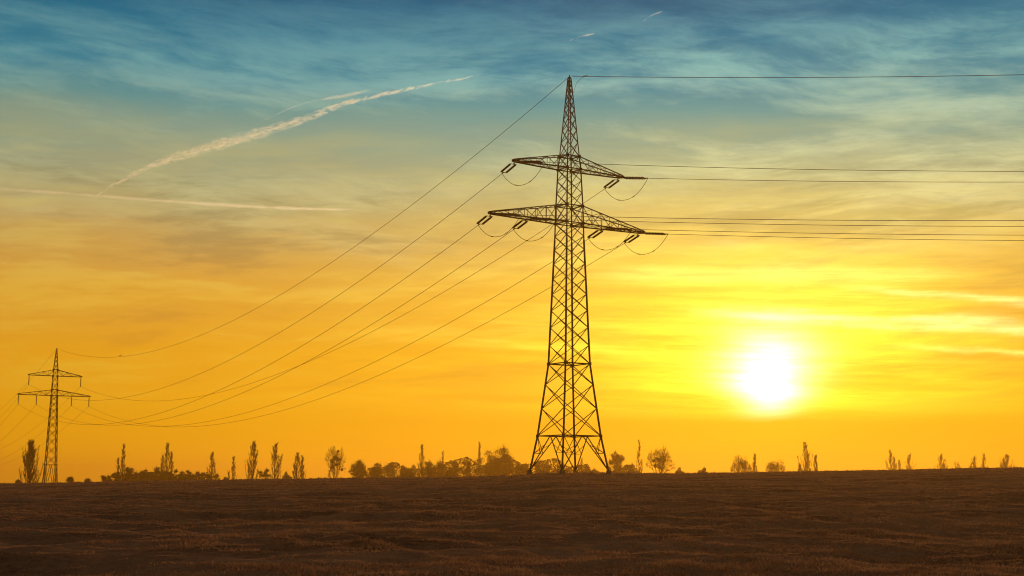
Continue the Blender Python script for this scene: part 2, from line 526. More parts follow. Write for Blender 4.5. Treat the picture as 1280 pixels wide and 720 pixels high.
def build_grass():
    rs = np.random.RandomState(4)
    N = 215000
    d = 14 * (150 / 14) ** (rs.rand(N) ** 0.85) + rs.rand(N) * 6
    x = (rs.rand(N) - 0.5) * 2 * (0.43 * d + 5)
    dens = fbm(x / 2.3, d / 1.7, 51, 3) + 0.55 * fbm(x / 10, d / 5, 77, 2)
    keep = dens > -0.95 + 0.34 * rs.rand(N)
    rut = fbm(x / 9.0 + 2, d / 4.2 + 0.012 * x, 29, 3)
    keep &= (rut < 0.24) | (rs.rand(N) < 0.5)
    x = x[keep]; d = d[keep]; N = len(x)
    B = 4
    X = np.repeat(x, B) + rs.normal(0, 0.05, N * B); Y = np.repeat(d, B) + rs.normal(0, 0.05, N * B)
    Z = ground_z(X, Y) - 0.01
    K = N * B
    clump = np.clip(0.85 + 1.3 * fbm(X / 0.9, Y / 0.9, 63, 2) + 0.8 * fbm(X / 5.0, Y / 3.0, 91, 2), 0.25, 2.0)
    h = (0.020 + 0.040 * rs.rand(K) ** 1.6) * np.repeat(0.8 + 0.6 * rs.rand(N), B) * clump * (1 + 1.5 * np.clip((Y - 118) / 25, 0, 1) * np.repeat(rs.rand(N) ** 2, B) * 1.6)
    w = (0.006 + 0.007 * rs.rand(K)) * (1 + Y / 45)
    a = rs.rand(K) * 6.283; lean = rs.rand(K) * 1.8; la = rs.rand(K) * 6.283
    h = h * (1 + 3.0 * np.exp(-((X - NEAR_X) ** 2 + (Y - NEAR_Y) ** 2) / 30.0) * np.repeat(rs.rand(N), B))
    P0 = np.stack([X - np.cos(a) * w, Y - np.sin(a) * w, Z], -1)
    P1 = np.stack([X + np.cos(a) * w, Y + np.sin(a) * w, Z], -1)
    P2 = np.stack([X + np.cos(la) * lean * h, Y + np.sin(la) * lean * h, Z + h], -1)
    co = np.stack([P0, P1, P2], 1).reshape(-1, 3).astype(np.float32)
    me = bpy.data.meshes.new('grass')
    me.vertices.add(len(co)); me.vertices.foreach_set('co', co.ravel())
    me.loops.add(len(co)); me.loops.foreach_set('vertex_index', np.arange(len(co), dtype=np.int32))
    me.polygons.add(K)
    me.polygons.foreach_set('loop_start', np.arange(0, 3 * K, 3, dtype=np.int32))
    me.polygons.foreach_set('loop_total', np.full(K, 3, dtype=np.int32))
    me.update()
    me.materials.append(material('dry_grass', (0.30, 0.120, 0.056), (0.66, 0.285, 0.125), 1.1, 0.85, detail=9, transl=0.35, spec=0.03))
    o = bpy.data.objects.new('grass', me); COL.objects.link(o)
    tag(o, 'short dry brown grass tufts scattered over the dark field', 'grass', kind='stuff')


build_grass()

# ------------------------------------------------------------------ pylons


def lerp(a, b, t):
    return a + (b - a) * t


class Pylon:
    """square lattice mast with two crossarms; local x runs along the arms"""
    def __init__(self, root, levels, belts, panels, arms, r, z_knee):
        self.root, self.levels, self.r = root, levels, r
        S = [(-1, -1), (1, -1), (1, 1), (-1, 1)]
        top = levels[-1][0]
        # legs
        for sx, sy in S:
            m = MB()
            for (z0, a0), (z1, a1) in zip(levels[:-1], levels[1:]):
                k = r * (1.25 if z0 < top * 0.45 else 0.9 if z0 < top * 0.78 else 0.65)
                m.tube((sx * a0, sy * a0, z0), (sx * a1, sy * a1, z1), k, k * 0.95, 4)
            leg = m.build('leg', M_STEEL, root)
            f = MB()
            a0 = levels[0][1]; z0 = levels[0][0]
            f.tube((sx * a0, sy * a0, z0 - 1.5), (sx * a0, sy * a0, z0 + 0.18), 0.42 * r / 0.11, 0.32 * r / 0.11, 12)
            f.build('footing', M_CONC, leg)
        # foot K-braces
        m = MB()
        zb = levels[0][0]; ab = levels[0][1]; ak = self.a(z_knee)
        for i in range(4):
            A = S[i]; B = S[(i + 1) % 4]
            mid = Vector(((A[0] + B[0]) / 2 * ak, (A[1] + B[1]) / 2 * ak, z_knee))
            for C in (A, B):
                foot = Vector((C[0] * ab, C[1] * ab, zb + 0.1)); knee = Vector((C[0] * ak, C[1] * ak, z_knee))
                m.tube(foot, mid, r * 0.7)
                h = foot.lerp(mid, 0.5); l_ = foot.lerp(knee, 0.5)
                m.tube(h, l_, r * 0.4); m.tube(h, knee, r * 0.45)
                m.tube(foot.lerp(mid, 0.75), foot.lerp(knee, 0.5), r * 0.01 + r * 0.35)
        m.build('foot_brace', M_STEEL, root)
        # belts
        for zz in belts:
            m = MB(); a = self.a(zz)
            for i in range(4):
                A = S[i]; B = S[(i + 1) % 4]
                m.tube((A[0] * a, A[1] * a, zz), (B[0] * a, B[1] * a, zz), r * 0.85)
                for C in (A,):
                    m.box((C[0] * a, C[1] * a, zz), r * 2.9, r * 2.9, r * 3.4)
            if True:
                m.tube((-a, -a, zz), (a, a, zz), r * 0.4); m.tube((a, -a, zz), (-a, a, zz), r * 0.4)
            m.build('horizontal_frame', M_STEEL, root)
        # X-bracing, one mesh per mast section
        for z0, z1, n, k in panels:
            m = MB()
            hs = [z0]
            # panel heights shrink with the width
            wts = [self.a(lerp(z0, z1, (i + 0.5) / n)) for i in range(n)]
            tot = sum(wts)
            for w_ in wts:
                hs.append(hs[-1] + (z1 - z0) * w_ / tot)
            for p in range(n):
                b0, b1 = hs[p], hs[p + 1]; a0, a1 = self.a(b0), self.a(b1)
                for i in range(4):
                    A = S[i]; B = S[(i + 1) % 4]
                    o = Vector(((A[0] + B[0]) / 2, (A[1] + B[1]) / 2, 0)) * r * 0.4
                    m.tube(Vector((A[0] * a0, A[1] * a0, b0)) + o, Vector((B[0] * a1, B[1] * a1, b1)) + o, r * k)
                    m.tube(Vector((B[0] * a0, B[1] * a0, b0)) - o, Vector((A[0] * a1, A[1] * a1, b1)) - o, r * k)
            m.build('lattice_bracing', M_STEEL, root)
        # crossarms, each side one part
        for zb_, zt, hl, nb in arms:
            for s in (-1, 1):
                m = MB()
                ab_, at_ = self.a(zb_), self.a(zt)
                tip = [Vector((s * hl, j * 0.28, zb_)) for j in (-1, 1)]
                bot = [Vector((s * ab_, j * ab_, zb_)) for j in (-1, 1)]
                topp = [Vector((s * at_, j * at_, zt)) for j in (-1, 1)]
                tt = [Vector((s * hl, j * 0.22, zb_ + r * 2.4)) for j in (-1, 1)]
                for j in (0, 1):
                    m.tube(bot[j], tip[j], r * 1.0)
                    m.tube(topp[j], tt[j], r * 0.75)
                for q in range(nb):
                    t0 = q / nb; t1 = (q + 1) / nb
                    for j in (0, 1):
                        B0 = bot[j].lerp(tip[j], t0); B1 = bot[j].lerp(tip[j], t1)
                        T0 = topp[j].lerp(tt[j], t0); T1 = topp[j].lerp(tt[j], t1)
                        if q:
                            m.tube(B0, T0, r * 0.36)
                        if q % 2 == 0:
                            m.tube(T0, B1, r * 0.42)
                        else:
                            m.tube(B0, T1, r * 0.42)
                    m.tube(bot[0].lerp(tip[0], t0), bot[1].lerp(tip[1], t1), r * 0.36)
                    m.tube(bot[1].lerp(tip[1], t0), bot[0].lerp(tip[0], t1), r * 0.36)
                    if q:
                        m.tube(bot[0].lerp(tip[0], t0), bot[1].lerp(tip[1], t0), r * 0.4)
                        m.tube(topp[0].lerp(tt[0], t0), topp[1].lerp(tt[1], t0), r * 0.3)
                m.box((s * (hl + 0.05), 0, zb_ + r), 0.35 * r / 0.11, 0.75 * r / 0.11 * 0.9, r * 2.8)
                m.build('crossarm', M_STEEL, root)
        # peak cap
        m = MB()
        m.box((0, 0, top + r), 0.36 * r / 0.11, 0.36 * r / 0.11, r * 2)
        m.tube((0, 0, top), (0, 0, top + 0.5 * r / 0.11), r * 1.1, r * 0.8, 6)
        m.build('peak_cap', M_STEEL, root)

    def a(self, z):
        L = self.levels
        return float(np.interp(z, [p[0] for p in L], [p[1] for p in L]))


def string_of_discs(m, p0, p1, r=0.13, pitch=0.16):
    """ribbed porcelain: a rod threaded through a row of sheds"""
    p0 = Vector(p0); p1 = Vector(p1); L = (p1 - p0).length; d = (p1 - p0) / L
    m.tube(p0, p1, r * 0.45, n=6)
    k = int(L / pitch)
    for i in range(1, k):
        c = p0 + d * (i * L / k)
        m.tube(c - d * 0.05, c + d * 0.035, r * 0.55, r, 8)


def tension_set(root, base, direction, L=2.75, gap=0.6):
    """double tension string from an arm out along the wire: two strings, two yokes, clamp; returns the wire end"""
    base = Vector(base); d = Vector(direction).normalized()
    side = d.cross(Vector((0, 0, 1))).normalized()
    a = base + d * 0.25; b = base + d * (L - 0.35); e = base + d * L
    rz = math.atan2(d.y, d.x)
    y = MB()
    y.tube(base, a, 0.06, n=6)
    y.box(a, 0.05, gap * 1.2, 0.06, rz)
    y.build('insulator_yoke', M_STEEL, root)
    y = MB()
    y.box(b, 0.05, gap * 1.2, 0.06, rz)
    y.tube(b, e, 0.055, n=6)
    y.build('insulator_yoke', M_STEEL, root)
    for s in (-0.5, 0.5):
        m = MB()
        string_of_discs(m, a + side * gap * s, b + side * gap * s, 0.115)
        m.build('insulator_string', M_INSUL, root)
    return e


def local(root, p):
    return Matrix.Rotation(root.rotation_euler.z, 4, 'Z').inverted() @ (Vector(p) - root.location)


def world(root, p):
    return Matrix.Rotation(root.rotation_euler.z, 4, 'Z') @ Vector(p) + root.location


# near pylon, a heavy angle tower
TH = R(33)
nbase_z = at(709, 590.0, NEAR_Y).z
near = empty('lattice_pylon', (NEAR_X, NEAR_Y, nbase_z), TH)
tag(near, 'tall dark lattice pylon with slanting arms standing on the field crest', 'pylon', 'pylons of the power line')
zn = lambda py: at(711, py, NEAR_Y).z - nbase_z
pxm = NEAR_Y / F_PX * math.sqrt(1 + 0) * 1.0
an = lambda wpx: wpx * pxm / (2 * (math.cos(TH) + math.sin(TH)))
NL = [(zn(590), an(97)), (zn(545), an(78)), (zn(455), an(51.5)), (zn(300), an(36.6)), (zn(282), an(35.5)), (zn(258), an(34)), (zn(212), an(29)), (zn(196), an(25)), (zn(98.5), an(4.5))]
Z_LO, Z_UP = zn(279.5), zn(212)
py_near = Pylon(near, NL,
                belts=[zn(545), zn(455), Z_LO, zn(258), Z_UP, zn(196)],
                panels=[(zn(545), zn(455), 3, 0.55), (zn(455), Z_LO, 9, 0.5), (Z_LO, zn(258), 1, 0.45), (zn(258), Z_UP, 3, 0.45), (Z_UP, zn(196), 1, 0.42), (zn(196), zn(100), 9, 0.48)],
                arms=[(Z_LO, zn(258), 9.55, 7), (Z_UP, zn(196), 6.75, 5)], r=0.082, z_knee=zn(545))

# far pylon, a slimmer suspension tower
FAR_Y = 390.0
FTH = R(28)
fc = at(67.6, 500, FAR_Y)
fbase_z = gz(fc.x, FAR_Y) - 0.1
far = empty('lattice_pylon', (fc.x, FAR_Y, fbase_z), FTH)
tag(far, 'small far lattice pylon with hanging insulators, standing beyond the field near a bushy poplar', 'pylon', 'pylons of the power line')
zf = lambda py: at(66, py, FAR_Y).z - fbase_z
pxf = FAR_Y / F_PX
af = lambda w: w * pxf / (2 * (math.cos(FTH) + math.sin(FTH)))
FL = [(0.0, af(26)), (zf(581), af(17)), (zf(495), af(9.5)), (zf(487), af(9)), (zf(470), af(7.6)), (zf(462), af(7)), (zf(437), af(1.4))]
FZ_LO, FZ_UP = zf(494.5), zf(470)
py_far = Pylon(far, FL, belts=[zf(581), FZ_LO, zf(487), FZ_UP, zf(462)],
               panels=[(zf(581), FZ_LO, 9, 0.62), (FZ_LO, zf(487), 1, 0.5), (zf(487), FZ_UP, 2, 0.45), (FZ_UP, zf(462), 1, 0.45), (zf(462), zf(438), 5, 0.5)],
               arms=[(FZ_LO, zf(487.5), 9.55, 6), (FZ_UP, zf(462.5), 7.05, 5)], r=0.105, z_knee=zf(581))

# a third pylon down on the plain and the next one out of frame on the near side of the line
third_pos = Vector((-330.0, 800.0, 0)); third_pos.z = gz(third_pos.x, third_pos.y)
next_pos = Vector((236.0, 58.0, 0)); next_pos.z = gz(next_pos.x, next_pos.y)

D1 = Vector((far.location.x - NEAR_X, FAR_Y - NEAR_Y, 0)).normalized()
D2 = Vector((next_pos.x - NEAR_X, next_pos.y - NEAR_Y, 0)).normalized()
D3 = Vector((third_pos.x - far.location.x, third_pos.y - FAR_Y, 0)).normalized()

ATT = [('upper', -6.55, Z_UP), ('lower', -9.35, Z_LO), ('lower', -5.1, Z_LO), ('upper', 6.55, Z_UP), ('lower', 4.4, Z_LO), ('lower', 9.2, Z_LO)]
FATT = [(-6.95, FZ_UP), (-9.45, FZ_LO), (-4.7, FZ_LO), (6.95, FZ_UP), (4.7, FZ_LO), (9.45, FZ_LO)]


def sagged(p0, p1, S, n=72):
    return [p0.lerp(p1, i / n) - Vector((0, 0, 4 * S * (i / n) * (1 - i / n))) for i in range(n + 1)]


near_out, next_out, far_ends = [], [], []
for i, (lev, xl, zl) in enumerate(ATT):
    d1 = local(near, near.location + D1 + Vector((0, 0, -0.21)))
    d2 = local(near, near.location + D2 + Vector((0, 0, -0.085)))
    base1 = Vector((xl, 0.32, zl - 0.12)); base2 = Vector((xl, -0.32, zl - 0.10))
    e1 = tension_set(near, base1, d1, 2.75)
    e2 = tension_set(near, base2, d2, 2.85)
    near_out.append(world(near, e1)); next_out.append(world(near, e2))
    # jumper loop hanging between the two dead ends
    m = MB()
    drop = 1.65 if lev == 'lower' else 1.75
    pts = []
    for k in range(17):
        t = k / 16
        p = e1.lerp(e2, t)
        p = p - Vector((0, 0, drop * (1 - abs(2 * t - 1) ** 2.2)))
        pts.append(p)
    m.path(pts, 0.026, 5)
    m.tube(pts[5], pts[5].lerp(pts[6], 0.6), 0.05, n=6); m.tube(pts[11], pts[11].lerp(pts[10], 0.6), 0.05, n=6)
    m.build('jumper_cable', M_WIRE, near)
for i, (xl, zl) in enumerate(FATT):
    m = MB()
    m.tube((xl, 0, zl), (xl, 0, zl - 0.25), 0.05, n=6)
    string_of_discs(m, (xl, 0, zl - 0.2), (xl, 0, zl - 2.55), 0.2, 0.2)
    m.tube((xl, -0.3, zl - 2.62), (xl, 0.3, zl - 2.62), 0.09, n=6)
    m.build('insulator_string', M_INSUL, far)
    far_ends.append(world(far, (xl, 0, zl - 2.65)))
near_peak = world(near, (0, 0, NL[-1][0] + 0.25)); far_peak = world(far, (0, 0, FL[-1][0] + 0.3))
# small jumper at the peak
m = MB()
pk = Vector((0, 0, NL[-1][0] + 0.2)); d2l = local(near, near.location + D2)
m.path([pk + d2l * 1.9 + Vector((0, 0, -.05)), pk + d2l * 1.3 + Vector((0, 0, -.22)), pk + d2l * 0.75 + Vector((0, 0, -.75)), pk + d2l * 0.42 + Vector((0, 0, -1.7))], 0.02, 5)
m.tube(pk + d2l * 1.5 + Vector((0, 0, -.06)), pk + d2l * 2.0 + Vector((0, 0, -.08)), 0.06, n=6)
m.build('jumper_cable', M_WIRE, near)

SAG1 = [11.9, 11.7, 11.7, 11.5, 11.7, 11.7, 12.2]
SAG2 = [6.7, 5.2, 5.2, 5.2, 4.7, 4.7, 6.4]
SAG3 = [14.0] * 7
names_near = ["the big pylon's left upper arm", "the tip of the big pylon's left lower arm", "the middle of the big pylon's left lower arm",
              "the big pylon's right upper arm", "the middle of the big pylon's right lower arm", "the tip of the big pylon's right lower arm"]
names_far = ['its left upper arm', 'its left lower arm tip', 'mid left lower arm', 'its right upper arm', 'mid right lower arm', 'its right lower arm tip']


def wire(a, b, S, label, name='conductor_wire', r=0.025, group='wires'):
    m = MB()
    m.path(sagged(a, b, S), r, 5)
    o = m.build(name, M_WIRE)
    tag(o, label, 'wire', group)
    return o


farther = {}
for i in range(6):
    xl, zl = FATT[i]
    wire(near_out[i], far_ends[i], SAG1[i], 'wire sagging to the far pylon from %s' % names_near[i], group='wires between the two pylons')
    # the next support out of frame carries the same head, turned square to the span
    ang = math.atan2(D2.y, D2.x) + math.pi / 2
    side = Vector((math.cos(ang), math.sin(ang), 0))
    p = next_pos + side * ATT[i][1] + Vector((0, 0, ATT[i][2]))
    wire(next_out[i], p, SAG2[i], 'level wire leaving the frame from %s' % names_near[i], group='wires leaving the big pylon away from the far one')
    ang = math.atan2(D3.y, D3.x) - math.pi / 2
    side = Vector((math.cos(ang), math.sin(ang), 0))
    p = third_pos + side * xl + Vector((0, 0, zl - 2.65))
    wire(far_ends[i], p, SAG3[i], 'thin wire dropping away behind the far pylon from %s' % names_far[i], group='wires beyond the far pylon')
wire(near_peak, far_peak, SAG1[6], 'topmost wire sagging between the peaks of the two pylons, a bird on it', 'earth_wire', 0.026, group='wires between the two pylons')
wire(near_peak + D2 * 0.3, next_pos + Vector((0, 0, NL[-1][0])), SAG2[6], 'topmost level wire running out of frame from the peak of the big pylon', 'earth_wire', 0.03, group='wires leaving the big pylon away from the far one')
wire(far_peak, third_pos + Vector((0, 0, FL[-1][0])), SAG3[6], 'faint wire dropping from the peak of the far pylon', 'earth_wire', 0.024, group='wires beyond the far pylon')


def build_bird():
    pts = sagged(near_peak, far_peak, SAG1[6], 400)
    best = min(pts, key=lambda p: abs((lambda q: q.x / -q.z * F_PX + 640)(CAM_ROT.inverted() @ (p - Vector((0, 0, CAM_Z)))) - 150))
    root = empty('bird', best + Vector((0, 0, 0.02)))
    root.scale = (0.62, 0.62, 0.62)
    tag(root, 'small dark bird perched on the topmost wire near the far pylon', 'bird')
    rng = random.Random(5)
    m = MB()
    m.path([(-0.52, 0, 0.16), (-0.34, 0, 0.20), (-0.18, 0, 0.27), (0.0, 0, 0.34), (0.14, 0, 0.44), (0.22, 0, 0.54), (0.29, 0, 0.57), (0.36, 0, 0.565), (0.44, 0, 0.55)],
           [0.045, 0.06, 0.11, 0.15, 0.135, 0.09, 0.095, 0.07, 0.012], 8)
    m.path([(0.02, 0.06, 0.26), (0.03, 0.06, 0.02)], 0.018, 5); m.path([(0.02, -0.06, 0.26), (0.03, -0.06, 0.02)], 0.018, 5)
    m.build('body', M_BIRD, root, True)
    for s in (-1, 1):
        w = MB()
        w.path([(0.12, s * 0.13, 0.42), (-0.05, s * 0.16, 0.34), (-0.28, s * 0.12, 0.24), (-0.46, s * 0.05, 0.18)], [0.04, 0.07, 0.05, 0.012], 6)
        w.build('wing', M_BIRD, root, True)


build_bird()

# ------------------------------------------------------------------ trees


def rvec(rng):
    return Vector((rng.gauss(0, 1), rng.gauss(0, 1), rng.gauss(0, 1))).normalized()


def poplar(root, H, W, rng, dense=1.0, prongs=()):
    """bare Lombardy poplar: upright leader, many steep branches, fine vertical twigs"""
    tr, cr = MB(), MB()
    stems = [(0.0, 1.0, 1.0)] + list(prongs)
    for dx, hf, wf in stems:
        h = H * hf
        lean = Vector((dx, rng.uniform(-.3, .3), 0))
        P = lambda s: Vector((lean.x * min(1, s * 3.0), lean.y * s, h * s)) + Vector((math.sin(s * 7 + dx) * 0.12, math.cos(s * 5) * 0.1, 0))
        for i in range(8):
            tr.tube(P(i / 8), P((i + 1) / 8), 0.012 * H * (1 - i / 8.6) * (1 if hf == 1 else .6), 0.012 * H * (1 - (i + 1) / 8.6) * (1 if hf == 1 else .6), 6, False)
        nb = int(62 * dense * hf * wf ** 0.5)
        for b in range(nb):
            s = 0.08 + 0.88 * (b + rng.random()) / nb
            a = rng.random() * 6.283
            env = W * 0.74 * wf * max(0.07, min(1.0, (1.04 - s) / 0.62)) * rng.uniform(0.4, 1.1) * min(1.0, 0.4 + s * 2.0)
            up = env * rng.uniform(1.7, 3.2)
            up = min(up, h * 1.0 - h * s + 0.3)
            p0 = P(s)
            pm = p0 + Vector((math.cos(a) * env * 0.7, math.sin(a) * env * 0.7, up * 0.40))
            p1 = p0 + Vector((math.cos(a) * env, math.sin(a) * env, up))
            tr_r = 0.085 * (1.15 - s)
            cr.tube(p0, pm, tr_r + 0.03, tr_r * 0.7 + 0.025, 3, False); cr.tube(pm, p1, tr_r * 0.7 + 0.025, 0.03, 3, False)
            for _ in range(int(12 * dense)):
                k = rng.random()
                q = pm.lerp(p1, k) if rng.random() < 0.8 else p0.lerp(pm, rng.uniform(.4, 1))
                a2 = rng.random() * 6.283
                tw = rng.uniform(0.4, 1.25)
                o_ = rng.uniform(0.25, 0.75)
                e = q + Vector((math.cos(a2) * tw * o_, math.sin(a2) * tw * o_, tw))
                cr.tube(q, e, 0.058, 0.025, 3, False)
    tr.build('trunk', M_BARK, root); cr.build('crown', M_TWIG, root)


def bare_tree(root, H, W, rng, depth=6, mistletoe=0, r_tw=0.042, trunk=0.22, clumps=()):
    tr, cr = MB(), MB()
    tips = []

    def grow(p, d, L, r, lv):
        bend = (d + rvec(rng) * 0.22).normalized()
        q = p + d * L * 0.5; e = q + bend * L * 0.5
        k = tr if lv <= 1 else cr
        n = 6 if lv <= 1 else 3
        k.tube(p, q, r, r * 0.85, n, False); k.tube(q, e, r * 0.85, r * 0.68, n, False)
        if lv >= depth:
            tips.append(e); return
        if lv >= 2:
            for _ in range(2):
                s = p.lerp(e, rng.random()); t = (bend + rvec(rng) * 0.8).normalized()
                cr.tube(s, s + t * L * 0.45, r_tw, r_tw * 0.6, 3, False)
        nb = 3 if lv < depth - 1 or rng.random() < .5 else 2
        if lv == 0:
            nb = 5
        a0 = rng.random() * 6.28
        for b in range(nb):
            u = bend.cross(Vector((0.3, 0.5, 0.8))).normalized(); v = bend.cross(u)
            a = a0 + 6.283 * b / nb + rng.uniform(-.4, .4)
            sp = rng.uniform(0.35, 0.8) if lv else rng.uniform(0.35, 0.95)
            nd = (bend + (u * math.cos(a) + v * math.sin(a)) * sp * 1.05 + Vector((0, 0, 0.12))).normalized()
            grow(e, nd, L * rng.uniform(0.62, 0.86) * (1.0 if lv else 0.95), max(r * rng.uniform(0.5, 0.68), r_tw), lv + 1)
    grow(Vector((0, 0, 0)), Vector((0, 0, 1)), H * trunk, H * 0.022, 0)
    # fit the crown to the wanted height and spread
    V = tr.v + cr.v
    zx = max(v.z for v in V); wx = sorted(abs(v.x) for v in V)[int(len(V) * 0.985)]
    kz, kx = H / zx, (W / 2) / wx
    f = lambda v: Vector((v.x * (1 + (kx - 1) * min(1, v.z / (H * .2))), v.y * (1 + (kx - 1) * min(1, v.z / (H * .2))), v.z * kz))
    tr.v = [f(v) for v in tr.v]; cr.v = [f(v) for v in cr.v]
    tips = [f(t) for t in tips]
    tr.build('trunk', M_BARK, root); cr.build('crown', M_TWIG, root)
    for i in range(mistletoe):
        if i < len(clumps):
            cx, cz, rad = clumps[i]
            c = Vector((cx * W, rng.uniform(-.15, .15) * W, cz * H))
        else:
            c = rng.choice(tips) * 0.9; rad = rng.uniform(0.35, 0.7)
        m = MB()
        for _ in range(int(160 * rad)):
            v = rvec(rng) * rad * rng.random() ** 0.4
            m.leaf(c + v, 0.22, rng)
        for _ in range(14):
            m.tube(c, c + rvec(rng) * rad, 0.02, 0.01, 3, False)
        m.build('mistletoe_clump', M_MIST, root)


def leafy_tree(root, H, W, rng, leaf=0.3, lobes=26, mat=None, fill=1.0, conic=0.0, open_=0.0):
    """domed crown: many small leafy sprays on limbs that fan out from the trunk"""
    tr, cr = MB(), MB()
    zt = H * (0.34 if H > 6 else 0.10)
    tr.tube((0, 0, -0.2), (0.1, 0, zt), H * 0.026, H * 0.02, 7)
    up = min(H * 0.62, W * 0.55)           # height of the dome above its widest ring
    zc = H - up
    ph = rng.random() * 6
    n_l = int(lobes * 1.25 * (1.0 if not open_ else 1.5))
    for i in range(n_l):
        a = rng.random() * 6.283
        v = rng.random()
        e = math.asin(v ** 0.9)
        skirt = rng.random() < 0.42
        rim = 1 + 0.16 * math.sin(3 * a + ph) + rng.uniform(-.26, .14)
        k = rng.uniform(0.72, 0.96) * rim if i % 4 else rng.uniform(0.2, 0.6)
        ce = math.cos(e) * (1 - conic * max(0, math.sin(e)))
        c = Vector((math.cos(a) * ce * W * 0.44 * k, math.sin(a) * ce * W * 0.44 * k, zc + math.sin(e) * up * 0.93 * (k if e > 0 else 1)))
        if skirt:
            c.z = lerp(H * 0.36, zc, rng.random() ** 0.7)
        rad = W * rng.uniform(0.075, 0.14)
        rad = min(max(rad, 0.55), 1.7)
        mid = Vector((c.x * 0.45, c.y * 0.45, lerp(zt, c.z, 0.5)))
        tr.tube((0.1, 0, zt * 0.95), mid, H * 0.010, H * 0.006, 5, False); tr.tube(mid, c, H * 0.006, H * 0.0025, 4, False)
        n = int(fill * 21 * (rad / leaf) ** 1.35 * (0.75 if open_ else 1))
        for _ in range(n):
            d = rvec(rng); q = rad * rng.random() ** 0.5 * 1.1
            cr.leaf(c + Vector((d.x * q * 1.15, d.y * q * 1.15, d.z * q * 0.85)), leaf * rng.uniform(0.45, 1.1), rng)
        for _ in range(int(20 * fill)):
            d = (rvec(rng) + (c - Vector((0, 0, zc))).normalized() * 0.9).normalized()
            cr.tube(c + d * rad * 0.3, c + d * rad * rng.uniform(1.0, 2.1), 0.05, 0.022, 3, False)
    tr.build('trunk', M_BARK, root); cr.build('crown', mat or M_LEAF, root)


def vn3(p):
    return float(vnoise(np.array([p.x + p.y * 0.7]), np.array([p.z + p.y * 0.4]), 9)[0])


